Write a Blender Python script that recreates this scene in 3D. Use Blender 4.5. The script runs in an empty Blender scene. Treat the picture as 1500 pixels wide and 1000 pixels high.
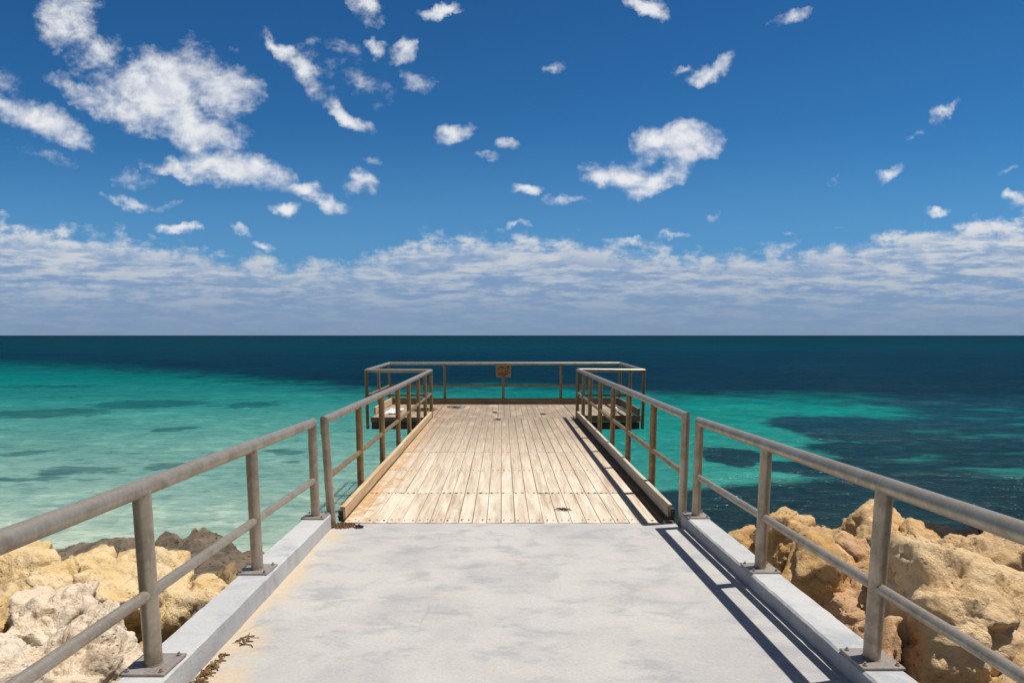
import bpy, bmesh, math
import numpy as np
from mathutils import Vector, Matrix

R = math.radians
scene = bpy.context.scene
col = scene.collection

# ------------------------------------------------------------------ camera
cam_d = bpy.data.cameras.new("camera")
cam = bpy.data.objects.new("camera", cam_d)
col.objects.link(cam)
cam.location = (0, 0, 1.75)
cam.rotation_euler = (R(83), 0, 0)
cam_d.sensor_width = 36
cam_d.lens = 21.6
cam_d.shift_x = 0.00933
cam_d.shift_y = 0.0677
cam_d.clip_start = 0.05
cam_d.clip_end = 60000
scene.camera = cam

# ------------------------------------------------------------------ exposure
scene.view_settings.view_transform = 'Standard'
scene.view_settings.look = 'None'
scene.view_settings.exposure = 0.0
scene.view_settings.gamma = 1.0

# ------------------------------------------------------------------ node helper
class NT:
    def __init__(self, tree):
        self.t = tree
        tree.nodes.clear()
    def n(self, typ, ins=None, **props):
        nd = self.t.nodes.new(typ)
        for k, v in props.items():
            setattr(nd, k, v)
        for k, v in (ins or {}).items():
            self.set(nd.inputs[k], v)
        return nd
    def set(self, sock, v):
        if isinstance(v, bpy.types.NodeSocket):
            self.t.links.new(v, sock)
        elif v is not None:
            if sock.type == 'RGBA' and hasattr(v, '__len__') and len(v) == 3:
                v = (*v, 1)
            sock.default_value = v
    def m(self, op, a, b=None, c=None, clamp=False):
        nd = self.t.nodes.new('ShaderNodeMath')
        nd.operation = op
        nd.use_clamp = clamp
        for i, v in enumerate((a, b, c)):
            if v is not None:
                self.set(nd.inputs[i], v)
        return nd.outputs[0]
    def vm(self, op, a, b=None, s=None):
        nd = self.t.nodes.new('ShaderNodeVectorMath')
        nd.operation = op
        self.set(nd.inputs[0], a)
        if b is not None:
            self.set(nd.inputs[1], b)
        if s is not None:
            self.set(nd.inputs['Scale'], s)
        return nd.outputs[0] if op not in ('LENGTH', 'DOT_PRODUCT', 'DISTANCE') else nd.outputs[1]
    def mix(self, f, a, b, blend='MIX'):
        nd = self.t.nodes.new('ShaderNodeMix')
        nd.data_type = 'RGBA'
        nd.blend_type = blend
        self.set(nd.inputs[0], f)
        self.set(nd.inputs[6], a)
        self.set(nd.inputs[7], b)
        return nd.outputs[2]
    def sstep(self, v, a, b, c=0.0, d=1.0):
        nd = self.t.nodes.new('ShaderNodeMapRange')
        nd.interpolation_type = 'SMOOTHSTEP'
        nd.clamp = True
        for i, x in enumerate((v, a, b, c, d)):
            self.set(nd.inputs[i], x)
        return nd.outputs[0]
    def lin(self, v, a, b, c=0.0, d=1.0):
        nd = self.t.nodes.new('ShaderNodeMapRange')
        nd.clamp = True
        for i, x in enumerate((v, a, b, c, d)):
            self.set(nd.inputs[i], x)
        return nd.outputs[0]
    def noise(self, vec, scale, detail=4, rough=0.55, dist=0.0, dims='3D'):
        nd = self.n('ShaderNodeTexNoise', {'Scale': scale, 'Detail': detail, 'Roughness': rough, 'Distortion': dist}, noise_dimensions=dims)
        if vec is not None:
            self.set(nd.inputs['Vector'], vec)
        return nd.outputs['Fac']
    def ramp(self, f, stops, interp='LINEAR'):
        nd = self.t.nodes.new('ShaderNodeValToRGB')
        nd.color_ramp.interpolation = interp
        e = nd.color_ramp.elements
        while len(e) < len(stops):
            e.new(0.5)
        for k, (p, c) in enumerate(stops):
            e[k].position = p
            e[k].color = (*c, 1) if len(c) == 3 else c
        self.set(nd.inputs[0], f)
        return nd.outputs[0]
    def curve(self, f, pts):
        nd = self.t.nodes.new('ShaderNodeFloatCurve')
        c = nd.mapping.curves[0]
        while len(c.points) < len(pts):
            c.points.new(0.5, 0.5)
        for k, (x, y) in enumerate(pts):
            c.points[k].location = (x, y)
            c.points[k].handle_type = 'VECTOR'
        nd.mapping.update()
        self.set(nd.inputs['Value'], f)
        return nd.outputs[0]
    def scale(self, vec, s):
        return self.vm('MULTIPLY', vec, s)

def lin1(c):
    c /= 255.0
    return c / 12.92 if c <= 0.04045 else ((c + 0.055) / 1.055) ** 2.4
def rgb(r, g, b, k=1.0):
    return (lin1(r) * k, lin1(g) * k, lin1(b) * k)

# ------------------------------------------------------------------ sun and sky
SUN = Vector((0.36, 0.085, 1.0)).normalized()
SUN_EL = math.asin(SUN.z)
SUN_AZ = math.atan2(SUN.x, SUN.y)          # clockwise from +Y
sun_d = bpy.data.lights.new("sun", 'SUN')
sun_d.energy = 5.0
sun_d.angle = R(0.53)
sun_d.color = (1.0, 0.965, 0.90)
sun = bpy.data.objects.new("sun", sun_d)
col.objects.link(sun)
sun.rotation_euler = SUN.to_track_quat('Z', 'Y').to_euler()
sun.location = (6, 2, 20)

CLOUDS = [  # azimuth slope, elevation slope, half width, half height, tilt, density
    (-0.6549, 0.4800, 0.0523, 0.0698, -35, 0.90),
    (-0.6120, 0.4312, 0.0376, 0.0412, -50, 0.70),
    (-0.5210, 0.3868, 0.1198, 0.0739, 10, 1.25),
    (-0.4270, 0.3769, 0.0757, 0.0478, -15, 1.10),
    (-0.4824, 0.3318, 0.1079, 0.0544, -25, 1.00),
    (-0.5968, 0.3569, 0.1392, 0.0384, -18, 0.90),
    (-0.7154, 0.3288, 0.1206, 0.0314, -22, 0.95),
    (-0.7531, 0.3769, 0.0757, 0.0299, -35, 0.60),
    (-0.4174, 0.2607, 0.1089, 0.0369, -5, 1.15),
    (-0.5185, 0.2658, 0.0768, 0.0172, -15, 0.70),
    (-0.4743, 0.2913, 0.0383, 0.0305, 0, 0.70),
    (-0.3453, 0.4411, 0.0501, 0.0176, -40, 1.07),
    (-0.3001, 0.3947, 0.0730, 0.0262, -42, 0.75),
    (-0.2439, 0.3469, 0.0634, 0.0181, -28, 0.90),
    (-0.2006, 0.3868, 0.0567, 0.0298, -30, 0.55),
    (-0.2465, 0.4312, 0.0439, 0.0353, 0, 0.50),
    (-0.1887, 0.4459, 0.0275, 0.0188, 0, 1.02),
    (-0.1451, 0.4362, 0.0225, 0.0282, 0, 0.97),
    (-0.0995, 0.4907, 0.0435, 0.0128, 0, 1.02),
    (-0.2082, 0.4945, 0.0398, 0.0255, -30, 0.82),
    (-0.1271, 0.3888, 0.0315, 0.0262, 0, 0.67),
    (-0.0699, 0.3187, 0.0381, 0.0267, 15, 0.97),
    (0.0043, 0.2964, 0.0319, 0.0171, 0, 0.73),
    (0.0343, 0.2287, 0.0322, 0.0124, 0, 0.88),
    (-0.0224, 0.2678, 0.0256, 0.0098, 0, 0.48),
    (-0.3062, 0.2370, 0.0411, 0.0173, -5, 1.02),
    (-0.2697, 0.2090, 0.0580, 0.0274, -20, 0.85),
    (-0.2259, 0.2370, 0.0321, 0.0223, -30, 0.82),
    (-0.3377, 0.2018, 0.0413, 0.0162, -10, 1.02),
    (-0.2037, 0.2678, 0.0205, 0.0123, 0, 0.72),
    (-0.4551, 0.4362, 0.0752, 0.0259, -20, 0.50),
    (-0.6148, 0.3967, 0.0881, 0.0285, -30, 0.60),
    (-0.7202, 0.2760, 0.0895, 0.0172, -15, 0.45),
    (-0.2785, 0.4116, 0.0754, 0.0474, -35, 0.45),
    (-0.5758, 0.2111, 0.0838, 0.0125, -3, 0.70),
    (-0.5196, 0.1673, 0.0454, 0.0101, -5, 0.82),
    (-0.4222, 0.1704, 0.0285, 0.0101, 0, 0.77),
    (-0.3744, 0.1525, 0.0286, 0.0114, 0, 0.92),
    (-0.5890, 0.2504, 0.0513, 0.0247, 0, 0.57),
    (0.2216, 0.4965, 0.0398, 0.0185, 5, 1.08),
    (0.3131, 0.4116, 0.0603, 0.0237, 18, 1.05),
    (0.2605, 0.4185, 0.0276, 0.0083, 10, 0.58),
    (0.4400, 0.4800, 0.0399, 0.0163, 35, 0.73),
    (0.0723, 0.4037, 0.0226, 0.0107, 20, 0.58),
    (0.2643, 0.3065, 0.0764, 0.0292, 10, 1.15),
    (0.2972, 0.2781, 0.0703, 0.0319, 22, 1.00),
    (0.2786, 0.2923, 0.0791, 0.0317, 12, 1.15),
    (0.1859, 0.2555, 0.0705, 0.0296, -5, 1.00),
    (0.2397, 0.2432, 0.0706, 0.0247, 10, 1.00),
    (0.3276, 0.3146, 0.0178, 0.0316, 30, 0.50),
    (0.0902, 0.2142, 0.0515, 0.0112, 3, 0.63),
    (0.6855, 0.3439, 0.0317, 0.0120, 15, 0.78),
    (0.6406, 0.3116, 0.0382, 0.0097, 25, 0.48),
    (0.6128, 0.2607, 0.0448, 0.0111, 12, 0.73),
    (0.5172, 0.2524, 0.0256, 0.0111, 0, 0.53),
    (0.6821, 0.1997, 0.0232, 0.0087, 0, 0.83),
    (0.6475, 0.1609, 0.0324, 0.0101, 0, 0.78),
    (0.8103, 0.2080, 0.0322, 0.0150, 0, 0.98),
    (0.8052, 0.2576, 0.0320, 0.0099, 10, 0.58),
    (0.2748, 0.1536, 0.0195, 0.0076, 0, 0.68),
    (0.1991, 0.1546, 0.0389, 0.0101, 0, 0.78),
    (0.0259, 0.1767, 0.0233, 0.0063, 0, 0.68),
    (0.3276, 0.1851, 0.0181, 0.0075, 0, 0.48),
    (0.4532, 0.1567, 0.0182, 0.0051, 0, 0.58),
]

world = bpy.data.worlds.new("World")
scene.world = world
world.use_nodes = True
W = NT(world.node_tree)
sky = W.n('ShaderNodeTexSky', sky_type='NISHITA', sun_disc=False, sun_elevation=SUN_EL,
          sun_rotation=SUN_AZ, altitude=0.0, air_density=1.0, dust_density=0.35, ozone_density=3.0).outputs[0]
d = W.n('ShaderNodeTexCoord').outputs['Generated']
sp = W.n('ShaderNodeSeparateXYZ', {0: d})
dx, dy, dz = sp.outputs
dyc = W.m('MAXIMUM', W.m('ABSOLUTE', dy), 0.08)
gx = W.m('DIVIDE', dx, dyc)
gz = W.m('DIVIDE', dz, dyc)
g = W.n('ShaderNodeCombineXYZ', {0: gx, 1: gz, 2: W.m('MULTIPLY', W.m('LESS_THAN', dy, 0.0), 7.0)}).outputs[0]
# the cloud layer is a flat deck overhead, seen in perspective
dzc = W.m('MAXIMUM', dz, 0.012)
p = W.n('ShaderNodeCombineXYZ', {0: W.m('DIVIDE', dx, dzc), 1: W.m('DIVIDE', dy, dzc)}).outputs[0]
# domain warp so that the masks get ragged edges
wn = W.n('ShaderNodeTexNoise', {'Vector': g, 'Scale': 9.0, 'Detail': 5.0, 'Roughness': 0.6}).outputs['Color']
warp = W.vm('SCALE', W.vm('SUBTRACT', wn, (0.5, 0.5, 0.5)), s=0.10)
gw = W.vm('ADD', g, warp)
mask = None
for (cx_, cz_, a_, b_, rot_, amp_) in CLOUDS:
    mp = W.n('ShaderNodeMapping', {'Vector': gw, 'Location': (cx_, cz_, 0), 'Rotation': (0, 0, R(rot_)), 'Scale': (a_, b_, 1.0)}, vector_type='TEXTURE')
    gr = W.n('ShaderNodeTexGradient', {'Vector': mp.outputs[0]}, gradient_type='SPHERICAL').outputs['Fac']
    v = W.m('MULTIPLY', W.m('POWER', gr, 0.75), amp_)
    mask = v if mask is None else W.m('SMOOTH_MAX', mask, v, 0.15)
gst = W.scale(g, (1.0, 1.5, 1.0))
n1 = W.noise(gst, 17.0, 8, 0.62, 0.25)
n2 = W.noise(gst, 60.0, 5, 0.6)
dens = W.m('ADD', W.m('MULTIPLY', mask, 1.28), W.m('MULTIPLY', W.m('SUBTRACT', n1, 0.5), 2.0))
dens = W.m('ADD', dens, W.m('MULTIPLY', W.m('SUBTRACT', n2, 0.5), 0.55))
dens = W.m('MULTIPLY', dens, W.sstep(mask, 0.06, 0.22))
al1 = W.sstep(dens, 0.22, 1.28)
# brightness of the scattered clouds: bright edges, slightly grey thick cores
sh = W.noise(W.vm('ADD', gst, (0.012, 0.02, 0.0)), 17.0, 6, 0.6, 0.25)
cl_b = W.m('ADD', 0.5, W.m('MULTIPLY', W.m('SUBTRACT', n1, sh), 1.6))
cl_c = W.mix(W.sstep(cl_b, 0.2, 0.75), rgb(205, 211, 222), rgb(238, 239, 241))
# the long low bank over the horizon
edge = W.curve(W.lin(gx, -0.9, 0.9), [(0.0, 0.178), (0.06, 0.180), (0.16, 0.160), (0.27, 0.128), (0.36, 0.116), (0.43, 0.158), (0.5, 0.160), (0.58, 0.150), (0.66, 0.132), (0.73, 0.136), (0.80, 0.150), (0.86, 0.172), (0.93, 0.183), (1.0, 0.18)])
bn = W.noise(W.scale(g, (1.0, 1.7, 1.0)), 22.0, 7, 0.62)
bd = W.m('ADD', W.m('MULTIPLY', W.m('SUBTRACT', edge, gz), 26.0), W.m('MULTIPLY', W.m('SUBTRACT', bn, 0.5), 2.7))
al2 = W.sstep(bd, -0.10, 0.75)
st = W.noise(W.scale(g, (9.0, 66.0, 1.0)), 1.0, 6, 0.62, 0.5)
st2 = W.noise(W.scale(g, (30.0, 120.0, 1.0)), 1.0, 5, 0.65)
stf = W.m('ADD', W.m('MULTIPLY', st, 0.65), W.m('MULTIPLY', st2, 0.35))
thin = W.m('MAXIMUM', W.sstep(stf, 0.41, 0.60), W.m('MULTIPLY', W.sstep(W.m('SUBTRACT', gz, edge), -0.065, -0.005), W.sstep(bn, 0.38, 0.58)))
h = W.lin(gz, 0.0, 0.17)
bank_lo = W.ramp(h, [(0.0, rgb(126, 148, 178)), (0.2, rgb(130, 152, 184)), (0.5, rgb(130, 155, 190)), (1.0, rgb(146, 172, 204))])
bank_hi = W.ramp(h, [(0.0, rgb(130, 152, 182)), (0.22, rgb(142, 162, 188)), (0.45, rgb(176, 188, 203)), (0.75, rgb(200, 206, 214)), (1.0, rgb(222, 223, 226))])
bank_c = W.mix(thin, bank_lo, bank_hi)
al2 = W.m('MULTIPLY', al2, W.m('ADD', 0.84, W.m('MULTIPLY', thin, 0.16)))
al2 = W.m('MAXIMUM', al2, W.sstep(gz, 0.06, 0.0))
# sky light seen through a polarised, deep blue afternoon
skyc = W.vm('SCALE', sky, s=0.1)
skyc = W.mix(1.0, skyc, (0.22, 0.60, 0.87), 'MULTIPLY')
skyc = W.mix(W.lin(gz, 0.15, 0.56, 0.0, 1.0), skyc, W.mix(1.0, skyc, (0.55, 0.72, 0.80), 'MULTIPLY'))
skyc = W.mix(W.sstep(gz, 0.34, 0.06, 0.0, 0.55), skyc, rgb(104, 152, 198))
c1 = W.mix(W.m('MULTIPLY', al1, 0.94), skyc, cl_c)
c2 = W.mix(al2, c1, bank_c)
# unseen grey cloud added overhead and behind camera to dim and neutralise fill light
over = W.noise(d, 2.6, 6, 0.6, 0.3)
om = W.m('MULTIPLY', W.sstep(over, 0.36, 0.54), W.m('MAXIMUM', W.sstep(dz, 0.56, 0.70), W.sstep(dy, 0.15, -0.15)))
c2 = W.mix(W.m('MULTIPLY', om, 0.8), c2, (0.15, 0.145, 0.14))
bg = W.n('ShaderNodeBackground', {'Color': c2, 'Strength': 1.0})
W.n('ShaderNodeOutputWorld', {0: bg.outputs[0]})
world.cycles.sampling_method = 'MANUAL'
world.cycles.sample_map_resolution = 512

# ------------------------------------------------------------------ object helpers
def link(name, me, parent=None, loc=None):
    o = bpy.data.objects.new(name, me)
    col.objects.link(o)
    if parent is not None:
        o.parent = parent
    if loc is not None:
        o.location = loc
    return o
def thing(name, label, cat, loc=(0, 0, 0), group=None):
    o = link(name, None, None, loc)
    o.empty_display_size = 0.2
    o['label'] = label
    o['category'] = cat
    if group:
        o['group'] = group
    return o
def tag(o, label, cat, group=None):
    o['label'] = label
    o['category'] = cat
    if group:
        o['group'] = group
    return o
def kind(o, k):
    o['kind'] = k
    return o
def done(name, bm, mat, parent=None, smooth=False, loc=None):
    me = bpy.data.meshes.new(name)
    bm.normal_update()
    bm.to_mesh(me)
    bm.free()
    for mt in (mat if isinstance(mat, (list, tuple)) else [mat]):
        me.materials.append(mt)
    if smooth:
        for f in me.polygons:
            f.use_smooth = True
    return link(name, me, parent, loc)
def box(bm, x0, x1, y0, y1, z0, z1, bev=0.0, mi=0):
    r = bmesh.ops.create_cube(bm, size=1.0)
    vs = r['verts']
    for v in vs:
        v.co = Vector((x0 + (v.co.x + .5) * (x1 - x0), y0 + (v.co.y + .5) * (y1 - y0), z0 + (v.co.z + .5) * (z1 - z0)))
    fs = list({f for v in vs for f in v.link_faces})
    for f in fs:
        f.material_index = mi
    if bev > 0:
        es = list({e for v in vs for e in v.link_edges})
        b = bmesh.ops.bevel(bm, geom=es, offset=bev, segments=2, affect='EDGES', profile=0.6)
        for f in b['faces']:
            f.material_index = mi
def tube(bm, pts, r, n=20, cap=True):
    """sweep a circle along a polyline with mitred corners"""
    pts = [Vector(q) for q in pts]
    dirs = [(pts[i + 1] - pts[i]).normalized() for i in range(len(pts) - 1)]
    ref = Vector((0, 0, 1)) if abs(dirs[0].z) < 0.9 else Vector((0, 1, 0))
    u = dirs[0].cross(ref).normalized()
    rings = []
    for i, q in enumerate(pts):
        if i > 0:
            # transport the frame to the outgoing direction
            dprev = dirs[i - 1]
            dn = dirs[min(i, len(dirs) - 1)]
            w = dprev.cross(u).normalized()
            if i < len(dirs):
                tan = (dprev + dn).normalized()
            else:
                tan = dprev
        else:
            dprev = dirs[0]
            dn = dirs[0]
            w = dprev.cross(u).normalized()
            tan = dprev
        ring = []
        for k in range(n):
            a = 2 * math.pi * k / n
            off = u * math.cos(a) * r + w * math.sin(a) * r
            # slide along the incoming direction onto the mitre plane
            t = -off.dot(tan) / dprev.dot(tan)
            ring.append(bm.verts.new(q + off + dprev * t))
        rings.append(ring)
        if 0 < i < len(dirs):
            rot = dprev.rotation_difference(dn)
            u = (rot @ u).normalized()
    for i in range(len(rings) - 1):
        A, B = rings[i], rings[i + 1]
        for k in range(n):
            f = bm.faces.new((A[k], A[(k + 1) % n], B[(k + 1) % n], B[k]))
            f.smooth = True
        if 0 < i:
            for k in range(n):
                e = bm.edges.get((A[k], A[(k + 1) % n]))
                if e:
                    e.smooth = False
    if cap:
        for ring, rev in ((rings[0], True), (rings[-1], False)):
            f = bm.faces.new(ring[::-1] if rev else ring)
            for e in f.edges:
                e.smooth = False
    return rings
def subdivide_long(bm, axis_len, cuts):
    pass

# ------------------------------------------------------------------ numpy noise for rock shapes
_rng = np.random.RandomState(5)
_perm = _rng.permutation(512)
_grad = _rng.normal(size=(512, 3))
_grad /= np.linalg.norm(_grad, axis=1)[:, None]
def perlin(q):
    i = np.floor(q).astype(int)
    f = q - i
    u = f * f * f * (f * (f * 6 - 15) + 10)
    out = 0
    for a in (0, 1):
        for b in (0, 1):
            for c in (0, 1):
                hsh = _perm[(_perm[(_perm[(i[:, 0] + a) % 512] + i[:, 1] + b) % 512] + i[:, 2] + c) % 512]
                gr_ = _grad[hsh]
                dv = f - np.array([a, b, c])
                wgt = (u[:, 0] if a else 1 - u[:, 0]) * (u[:, 1] if b else 1 - u[:, 1]) * (u[:, 2] if c else 1 - u[:, 2])
                out = out + wgt * np.einsum('ij,ij->i', gr_, dv)
    return out
def fbm(q, octs=5, gain=0.5, ridge=False):
    s = 0
    a = 1.0
    for k in range(octs):
        v = perlin(q * (2.03 ** k) + 17.3 * k)
        s = s + a * ((0.35 - abs(v)) if ridge else v)
        a *= gain
    return s
_ico = {}
def ico(sub):
    if sub not in _ico:
        bm = bmesh.new()
        bmesh.ops.create_icosphere(bm, subdivisions=sub, radius=1.0)
        V = np.array([v.co[:] for v in bm.verts])
        F = [[v.index for v in f.verts] for f in bm.faces]
        bm.free()
        _ico[sub] = (V, F)
    return _ico[sub]
def rock_verts(seed, half, sub, planes=None, rough=1.0, sharp=30):
    rs = np.random.RandomState(seed)
    V, F = ico(sub)
    V = V / np.linalg.norm(V, axis=1)[:, None]
    if planes is None:
        N = rs.normal(size=(15, 3))
        N /= np.linalg.norm(N, axis=1)[:, None]
        D = rs.uniform(0.62, 1.0, size=15)
        box6 = np.vstack([np.eye(3), -np.eye(3)])
        N = np.vstack([N, box6])
        D = np.concatenate([D, np.full(6, 1.0)])
    else:
        N = np.array([q[:3] for q in planes], float)
        D = np.array([q[3] for q in planes], float) / np.linalg.norm(N, axis=1)
        N /= np.linalg.norm(N, axis=1)[:, None]
    # jitter the facet directions a little so that facets are not perfectly flat
    q = V + 0.07 * np.stack([perlin(V * 2.2 + seed), perlin(V * 2.2 + seed + 40), perlin(V * 2.2 + seed + 80)], 1)
    S = np.maximum(q @ N.T, 0) / D[None, :]
    rad = (S ** sharp).sum(1) ** (-1.0 / sharp)
    P = V * rad[:, None]
    lo, hi = P.min(0), P.max(0)
    P = (P - (lo + hi) / 2) / ((hi - lo) / 2) * np.array(half)
    nrm = P / (np.array(half) ** 2)
    nrm = nrm / np.linalg.norm(nrm, axis=1)[:, None]
    L = float(np.mean(half))
    Q = P + seed * 3.7
    disp = 0.05 * L * fbm(Q / L * 1.5, 3, 0.5)
    # fracture facets: each cell of a scatter of points is a tilted chip
    for cnt, amp in ((20, 0.10), (110, 0.036)):
        ci = rs.choice(len(P), cnt, replace=False)
        cc = P[ci] + rs.normal(size=(cnt, 3)) * L * 0.05
        cd = rs.normal(size=(cnt, 3))
        cd /= np.linalg.norm(cd, axis=1)[:, None]
        ch = rs.uniform(-0.6, 0.6, cnt)
        Pw = P + 0.05 * L * np.stack([perlin(Q / L * 4 + 7), perlin(Q / L * 4 + 27), perlin(Q / L * 4 + 47)], 1)
        dist = ((Pw[:, None, :] - cc[None]) ** 2).sum(2)
        srt = np.argpartition(dist, 1, axis=1)[:, :2]
        r_ = np.arange(len(P))
        def chip(i):
            return ch[i] + 1.6 * np.einsum('ij,ij->i', P - cc[i], cd[i]) / (2.2 * L / math.sqrt(cnt) * 1.3)
        d0, d1 = np.sqrt(dist[r_, srt[:, 0]]), np.sqrt(dist[r_, srt[:, 1]])
        sw = d0 > d1
        i0 = np.where(sw, srt[:, 1], srt[:, 0])
        i1 = np.where(sw, srt[:, 0], srt[:, 1])
        da, db = np.minimum(d0, d1), np.maximum(d0, d1)
        wgt = np.clip(0.5 - (db - da) / (0.06 * L), 0, 0.5)
        disp += amp * L * np.clip((1 - wgt) * chip(i0) + wgt * chip(i1), -1.2, 1.2)
    disp += 0.030 * rough * fbm(Q * 6.0, 6, 0.66)
    # weathered pits: sharp little hollows, in patches
    pit = perlin(Q * 19.0)
    pat = np.clip(perlin(Q * 3.1 + 9) * 2.2 + 0.45, 0, 1)
    disp -= 0.016 * rough * np.clip(pit - 0.14, 0, 1) * 2.2 * pat
    pit2 = perlin(Q * 42.0)
    disp -= 0.006 * rough * np.clip(pit2 - 0.1, 0, 1) * 2.2 * pat
    # crags: folded ridges and stepped ledges
    disp += 0.018 * rough * fbm(Q * 5.2 + 31, 5, 0.62, True)
    disp -= 0.05 * rough * np.clip(0.10 - np.abs(perlin(Q * 1.9 + 51)), 0, 1) * 4.0
    disp += 0.010 * rough * np.sign(perlin(Q * 4.3 + 3)) * np.abs(perlin(Q * 4.3 + 3)) ** 0.35
    return P + nrm * disp[:, None], F

# ------------------------------------------------------------------ materials
def material(name):
    m_ = bpy.data.materials.new(name)
    m_.use_nodes = True
    t = NT(m_.node_tree)
    return m_, t
def finish(t, base, rough=0.8, metal=0.0, spec=0.3, bump=None, bstr=0.3, bdist=0.01):
    b = t.n('ShaderNodeBsdfPrincipled')
    t.set(b.inputs['Base Color'], base)
    t.set(b.inputs['Roughness'], rough)
    t.set(b.inputs['Metallic'], metal)
    t.set(b.inputs['Specular IOR Level'], spec)
    if bump is not None:
        bn_ = t.n('ShaderNodeBump', {'Height': bump, 'Strength': bstr, 'Distance': bdist})
        t.set(b.inputs['Normal'], bn_.outputs[0])
    t.n('ShaderNodeOutputMaterial', {0: b.outputs[0]})
    return b
def pos_of(t):
    return t.n('ShaderNodeNewGeometry').outputs['Position']

def mat_concrete(name, base, patch, sandy, tint=0.0):
    m_, t = material(name)
    P = pos_of(t)
    s_ = t.n('ShaderNodeSeparateXYZ', {0: P})
    big = t.noise(P, 1.1, 5, 0.62, 0.4)
    mid = t.noise(t.scale(P, (1.0, 1.6, 1.0)), 3.2, 6, 0.65, 0.3)
    fine = t.noise(P, 60.0, 5, 0.7)
    c = t.mix(t.sstep(big, 0.38, 0.66), base, patch)
    blot = t.m('MULTIPLY', t.sstep(mid, 0.47, 0.68), 0.72)
    c = t.mix(blot, c, (patch[0] * 0.76, patch[1] * 0.785, patch[2] * 0.85))
    pale = t.sstep(t.noise(t.scale(P, (1.0, 2.2, 1.0)), 4.1, 7, 0.72, 0.6), 0.56, 0.74)
    c = t.mix(t.m('MULTIPLY', pale, 0.62), c, (0.54, 0.51, 0.46))
    if sandy:
        # blown sand lies along the left kerb
        dleft = t.m('ADD', t.m('ADD', s_.outputs[0], 1.435), t.m('MULTIPLY', s_.outputs[1], 0.023))
        sm = t.m('ADD', t.m('MULTIPLY', dleft, -3.0), t.m('MULTIPLY', t.m('SUBTRACT', t.noise(P, 2.6, 6, 0.6), 0.5), 2.4))
        near = t.lin(s_.outputs[1], 5.4, 2.2, 0.28, 0.95)
        sandf = t.sstep(t.m('ADD', sm, near), 0.0, 0.55)
        sandc = t.mix(t.noise(P, 90.0, 3), (0.49, 0.385, 0.265), (0.57, 0.465, 0.335))
        c = t.mix(t.m('MULTIPLY', sandf, 0.9), c, sandc)
        # thin drifted sand along shallow ridges across the slab
        rid = t.sstep(t.noise(t.scale(P, (0.7, 3.2, 1.0)), 1.7, 7, 0.66, 0.5), 0.57, 0.70)
        c = t.mix(t.m('MULTIPLY', rid, 0.42), c, (0.57, 0.50, 0.41))
        # tyre and trolley scuffs
        wv = t.n('ShaderNodeTexVoronoi', {'Vector': t.scale(P, (1.0, 0.35, 1.0)), 'Scale': 1.3, 'Randomness': 1.0}, feature='DISTANCE_TO_EDGE').outputs['Distance']
        cr = t.m('MULTIPLY', t.sstep(wv, 0.012, 0.002), t.sstep(t.noise(P, 1.9, 3), 0.55, 0.66))
        c = t.mix(t.m('MULTIPLY', cr, 0.30), c, (0.22, 0.20, 0.19))
    c = t.mix(0.45, c, t.ramp(fine, [(0.25, (0.30, 0.30, 0.31)), (0.75, (0.72, 0.71, 0.69))]), 'SOFT_LIGHT')
    spk = t.sstep(t.noise(P, 150.0, 3, 0.6), 0.63, 0.72)
    c = t.mix(t.m('MULTIPLY', spk, 0.22), c, (0.16, 0.15, 0.14))
    hgt = t.m('ADD', t.m('MULTIPLY', fine, 0.4), t.m('MULTIPLY', mid, 1.0))
    finish(t, c, 0.86, 0, 0.25, hgt, 0.5, 0.012)
    return m_

def mat_steel(name, base, dark, rust, metal=0.45, rustamt=0.35):
    m_, t = material(name)
    P = pos_of(t)
    n_ = t.noise(P, 9.0, 5, 0.62)
    f_ = t.noise(t.scale(P, (1.0, 1.0, 0.35)), 70.0, 4, 0.65)
    c = t.mix(t.sstep(n_, 0.35, 0.68), base, dark)
    c = t.mix(t.m('MULTIPLY', t.sstep(f_, 0.45, 0.75), 0.45), c, tuple(k * 1.35 for k in base))
    r_ = t.m('MULTIPLY', t.sstep(t.noise(P, 16.0, 6, 0.7), 0.55, 0.72), rustamt)
    c = t.mix(r_, c, rust)
    sp_ = t.sstep(t.noise(P, 130.0, 2, 0.5), 0.65, 0.72)
    c = t.mix(t.m('MULTIPLY', sp_, 0.5 * rustamt + 0.1), c, tuple(k * 0.5 for k in rust))
    ro = t.lin(n_, 0.3, 0.7, 0.32, 0.52)
    finish(t, c, ro, metal, 0.4, t.m('ADD', f_, n_), 0.12, 0.004)
    return m_

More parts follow.
